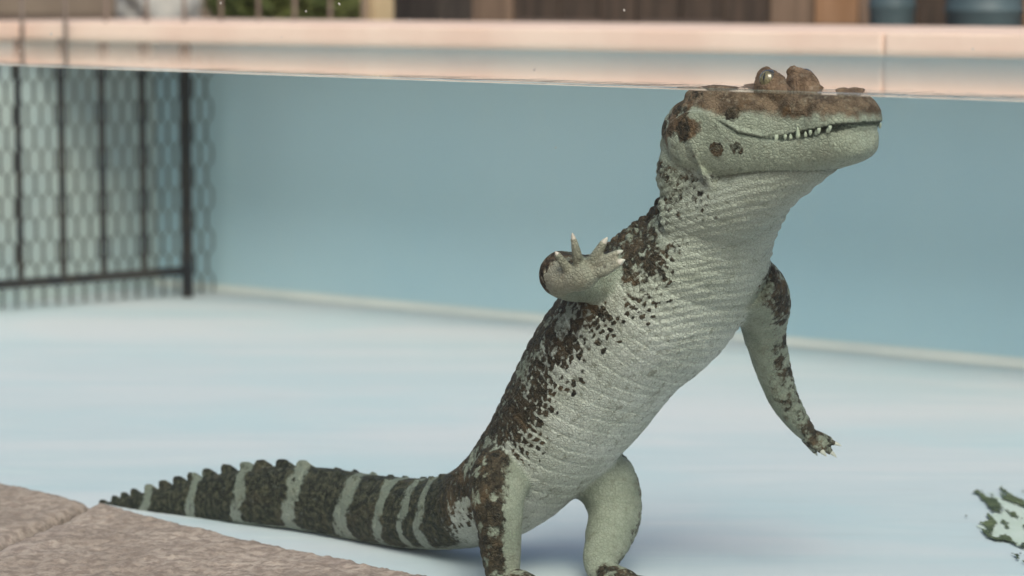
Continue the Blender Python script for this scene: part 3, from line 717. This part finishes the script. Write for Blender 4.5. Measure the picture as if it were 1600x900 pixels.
pale = k.mix(k.step(nC, .35, .65), (.235, .255, .195), (.345, .362, .285))
pale = k.mix(a_be, pale, k.mix(k.step(nC, .35, .7), (.53, .53, .46), (.65, .64, .575)))
pale = k.mix(k.math('MULTIPLY', a_hd, .6), pale, (.44, .455, .355)); pale = k.mix(k.step(nB, .5, .75, 0, .4), pale, (.20, .22, .165))
pale = k.mix(k.math('MULTIPLY', k.math('MULTIPLY', a_row, .9), k.step(nA, .3, .6, .45, 1)), pale, (.82, .82, .72)); pale = k.mix(k.math('MULTIPLY', a_tl, .8), pale, (.195, .215, .175)); pale = k.mix(k.step(k.noise(ob, 22, 5, .65), .52, .70, 0, .45), pale, (.29, .28, .215)); pale = k.mix(k.step(k.noise(ob, 75, 4, .6), .55, .68, 0, .5), pale, (.21, .20, .15)); pale = k.mix(k.math('MULTIPLY', k.attr('neckm').outputs['Fac'], .6), pale, (.345, .36, .285))
f_d = k.math('ADD', a_dark, k.math('ADD', k.math('MULTIPLY', k.math('SUBTRACT', nA2, .5), 1.15), k.math('MULTIPLY', k.math('SUBTRACT', cellr, .5), .38)))
f_d = k.step(f_d, .34, .74)
f_d = k.math('MULTIPLY', f_d, k.step(a_dark, .04, .22))
darkc = k.mix(k.step(nB, .35, .65), (.020, .018, .013), (.085, .064, .042)); darkc = k.mix(k.step(k.noise(ob, 33, 4), .52, .68, 0, .7), darkc, (.15, .098, .055))
darkc = k.mix(k.math('MULTIPLY', a_tl, .75), darkc, k.mix(k.step(nB, .42, .66), (.018, .024, .020), (.095, .10, .066)))
brownc = k.mix(k.step(nA, .36, .64), (.085, .055, .034), (.23, .155, .10)); brownc = k.mix(k.step(nB, .52, .7, 0, .6), brownc, (.30, .25, .185)); brownc = k.mix(k.step(k.noise(ob, 24, 3), .55, .68, 0, .6), brownc, (.17, .085, .03))
f_b = k.step(k.math('ADD', a_br, k.math('MULTIPLY', k.math('SUBTRACT', nA, .5), .7)), .3, .75)
c = k.mix(f_b, pale, brownc); c = k.mix(f_d, c, darkc)
c = k.mix(k.step(ve, .12, .02, 0, .36), c, k.mix(1.0, c, (.42, .42, .40), 'MULTIPLY'))
c = k.mix(k.math('MULTIPLY', k.attr('colline').outputs['Fac'], .16), c, (.16, .17, .13))
fleck = k.step(nD, .62, .72, 0, .45); c = k.mix(fleck, c, (.08, .07, .05))
c = k.mix(k.math('MULTIPLY', a_mo, .92), c, (.012, .022, .016))
hb = k.math('ADD', k.math('MULTIPLY', k.step(ve, 0, .22), .55), k.math('ADD', k.math('MULTIPLY', nB, .55), k.math('MULTIPLY', k.step(ve2, 0, .15), k.math('MULTIPLY', f_d, .9))))
k.bsdf(c, k.step(nB, .3, .7, .55, .8), .25, hb, .65, .0024); M['skin'] = k.m

caiman = tag(empty('caiman', ROOT), 'caiman standing upright on its hind legs in the water, eyes just above the surface', 'caiman')
link('body', cm, M['skin'], caiman)
# eyes
k = NT('caiman_eye'); tc = k.n('ShaderNodeTexCoord'); sep = k.n('ShaderNodeSeparateXYZ'); k.l(tc.outputs['Object'], sep.inputs[0])
# object space: +X looks outward, Z up
rr = k.math('SQRT', k.math('ADD', k.math('POWER', sep.outputs[1], 2.0), k.math('POWER', sep.outputs[2], 2.0)))
iris = k.mix(k.step(k.noise(tc.outputs['Object'], 600, 4), .35, .65), (.10, .085, .04), (.23, .20, .10))
sl = k.math('ADD', k.math('MULTIPLY', k.math('ABSOLUTE', sep.outputs[1]), 3.2), k.math('MULTIPLY', k.math('ABSOLUTE', sep.outputs[2]), .55))
c = k.mix(k.step(sl, .0042, .0034), iris, (.006, .006, .005)); c = k.mix(k.step(rr, .0072, .0082), c, (.05, .045, .03))
x = k.bsdf(c, .06, .6); x.inputs['Coat Weight'].default_value = 1; M['eye'] = k.m
for s, e in zip((-1, 1), EYES):
    bmx = bmesh.new(); bmesh.ops.create_uvsphere(bmx, u_segments=28, v_segments=18, radius=.0102); me = bpy.data.meshes.new('eye')
    for f in bmx.faces: f.smooth = True
    bmx.to_mesh(me); bmx.free(); o = link('eye', me, M['eye'], caiman)
    out = Vector(HL)*s*.9+Vector(HF)*.15+Vector((0, 0, .18)); o.location = Vector(e)-ROOT; o.rotation_euler = out.to_track_quat('X', 'Z').to_euler()
M['claw'] = simple('claw_horn', (.42, .40, .33), (.60, .58, .50), 90, .4, .1, 200); M['tooth'] = simple('tooth_enamel', (.36, .40, .29), (.50, .53, .41), 60, .35, .1, 200)
def cone(name, base, t_, ln, r, mat, curve=None, flat=1.0):
    b = Vector(base); t_ = Vector(t_).normalized(); cv = Vector(curve) if curve is not None else Vector((0, 0, 0))
    pts = [b-t_*.002+Vector(ROOT)*0]; rs = [r]
    for f_ in (.15, .45, .75, .97): pts.append(b+t_*ln*f_+cv*ln*f_*f_); rs.append(r*(1-f_**1.5)+.0002)
    me = tube(name, [p-b for p in pts], rs, 8); o = link(name, me, mat, caiman); o.location = b-ROOT; return o
for b, t_, ln, r in claws: cone('claw', b, t_, ln, r, M['claw'], (0, 0, -.15))
def side_w(ch, e):
    ee = (ch.p-HO)@HF; return np.interp(e, ee, ch.w)
TE = [(.092, -1, .0045), (.104, -1, .005), (.116, -1, .0045), (.1275, -1, .010), (.1375, -1, .0055), (.146, 1, .005), (.1545, 1, .0125), (.164, 1, .005), (.171, -1, .005), (.177, 1, .0055), (.183, -1, .0055), (.189, 1, .0045), (.195, -1, .005)]
for e, s, ln in TE:
    for side in (-1, 1):
        wd = side_w(upper if s < 0 else lower, e); z = mline(e)+(.0012 if s < 0 else -.0012)
        if ln > .009: wd = side_w(upper, e)*1.0+.001
        p = hp(e+(.0025 if e > .185 else 0), side*(wd-.0012+(.002 if e > .185 else 0)), z); t_ = HU*s*1.0+HL*side*.12
        cone('tooth', p, t_, ln*.85, .0014+ln*.085, M['tooth'])

# ------------------------------------------------------------------ things beyond the pool
def ground_at(px, bdist, z=GZ):      # point on the line b = bdist seen in pixel column px
    p = CB+N*bdist; t_ = col_on_line(px, p, A); return p+A*t_+Vector((0, 0, z))
# timber plank fence
p0, p1 = ground_at(628, .95), ground_at(1900, .95)
tf = tag(empty('timber_fence', p0), 'low dark weathered timber plank edging behind the deck', 'fence')
d = (p1-p0); L = d.length; d.normalize(); inv = Matrix.Translation(-p0)
random.seed(4); s = 0
while s < L:
    wd = random.uniform(.11, .15); q0, q1 = p0+d*s, p0+d*(s+wd-.008); off = N*random.uniform(0, .008)
    px = 800+F*q0.x/q0.y; mat = M['plank_b'] if (1262 < px < 1300 or 1585 < px < 1640) else (M['plank'] if random.random() < .45 else M['plank_dark'])
    me = box_between(q0+off, q1+off, .022, GZ+.02+random.uniform(0, .015), GZ+.13+random.uniform(-.01, .01), 'plank'); me.transform(inv); link('plank', me, mat, tf); s += wd
for z in (.035,):
    me = box_between(p0+N*.045, p1+N*.045, .04, GZ+z, GZ+z+.05, 'rail'); me.transform(inv); link('rail', me, M['plank'], tf)
for px, wd, lab in [(650, .085, 'square dark timber post next to the tan fence post'), (690, .11, 'stout dark timber post beside the plank fence')]:
    p = ground_at(px, .62); o = link('timber_post', prism('timber_post', [Vector(v)*wd/2 for v in (A-N, A+N, -A+N, -A-N)], 0, .2, .006), M['post_dark']); o.location = p
    tag(o, lab, 'post')
# tan wall of a shed further left
p0, p1 = ground_at(-900, 2.6), ground_at(400, 2.6)
me = box_between(p0-p0, p1-p0, .2, 0, .13, 'garden_wall', .01); o = link('garden_wall', me, M['render']); o.location = p0; tag(o, 'low tan rendered garden wall beyond the barred fence', 'wall')
# blue-grey plastic drums
def plastic_drum(px, b, r, h, lab):
    p = ground_at(px, b); t_ = tag(empty('plastic_drum', p), lab, 'drum', 'plastic drums by the plank edging'); n = 24
    prof = [(r*.92, 0), (r, .01), (r, h*.3), (r*1.05, h*.33), (r*1.05, h*.36), (r, h*.39), (r, h*.64), (r*1.05, h*.67), (r*1.05, h*.70), (r, h*.73), (r*.96, h*.97), (r*.9, h)]
    vs = [(rr_*math.cos(i*2*math.pi/n), rr_*math.sin(i*2*math.pi/n), z) for rr_, z in prof for i in range(n)]
    fs = [(j*n+i, j*n+(i+1) % n, (j+1)*n+(i+1) % n, (j+1)*n+i) for j in range(len(prof)-1) for i in range(n)]+[tuple(range(n))[::-1]]
    link('shell', mesh('shell', vs, fs, True), M['plastic'], t_)
    vs = [(r*.93*math.cos(i*2*math.pi/n), r*.93*math.sin(i*2*math.pi/n), z) for z in (h, h+.012) for i in range(n)]
    link('lid', mesh('lid', vs, [(i, (i+1) % n, n+(i+1) % n, n+i) for i in range(n)]+[tuple(range(n, 2*n))]), M['plastic'], t_)
plastic_drum(1388, .75, .05, .2, 'slim blue-grey plastic drum against the dark plank edging')
plastic_drum(1530, .75, .08, .18, 'wide blue-grey plastic drum against the plank edging by orange planks')
# shrubs
def shrub(px, b, rad, hgt, lab, seed):
    p = ground_at(px, b); t_ = tag(empty('shrub', p), lab, 'shrub', 'shrubs behind the barred fence'); r_ = random.Random(seed)
    bs = bmesh.new()
    for i in range(7):
        a = r_.uniform(0, 6.28); q = Vector((math.cos(a)*rad*.6, math.sin(a)*rad*.6, hgt*r_.uniform(.6, .95))); tube_bm(bs, [Vector((0, 0, -.02)), q*.5+Vector((0, 0, .05)), q], [.012, .008, .003], 5)
    me = bpy.data.meshes.new('stem'); bs.to_mesh(me); bs.free(); link('stem', me, M['stem'], t_)
    vs = []; fs = []
    for i in range(1700):
        a = r_.uniform(0, 6.28); z = r_.random(); rr_ = rad*math.sqrt(r_.random())*(.55+.6*math.sin(math.pi*min(1, z*.9+.1))); c = Vector((math.cos(a)*rr_, math.sin(a)*rr_, z*hgt))
        c += Vector((r_.gauss(0, 1), r_.gauss(0, 1), r_.gauss(0, 1)))*rad*.08
        u = Vector((r_.gauss(0, 1), r_.gauss(0, 1), r_.gauss(0, .6))).normalized(); v_ = u.orthogonal().normalized(); s_ = r_.uniform(.014, .026); n0 = len(vs)
        vs += [c-u*s_, c+v_*s_*.45, c+u*s_, c-v_*s_*.45]; fs.append((n0, n0+1, n0+2, n0+3))
    link('crown', mesh('crown', vs, fs), M['leaf'], t_)
shrub(430, 1.3, .10, .24, 'leafy green shrub behind the barred fence, fullest of the three', 1)
shrub(385, 1.7, .10, .17, 'low green shrub between the tan wall and the fullest shrub', 2)
shrub(520, 1.8, .10, .2, 'loose green shrub beside the tan fence post', 3)
# pale boulder
bmx = bmesh.new(); bmesh.ops.create_icosphere(bmx, subdivisions=4, radius=1)
for v_ in bmx.verts: v_.co = Vector((v_.co.x*.12, v_.co.y*.11, v_.co.z*.16))*(1+.35*mnoise.fractal(v_.co*1.6, .8, 2, 4))
me = bpy.data.meshes.new('boulder')
for f in bmx.faces: f.smooth = True
bmx.to_mesh(me); bmx.free(); o = link('boulder', me, M['rock_pale']); o.location = ground_at(262, 1.0)+Vector((0, 0, .08)); tag(o, 'pale grey boulder in front of the tan garden wall', 'boulder')
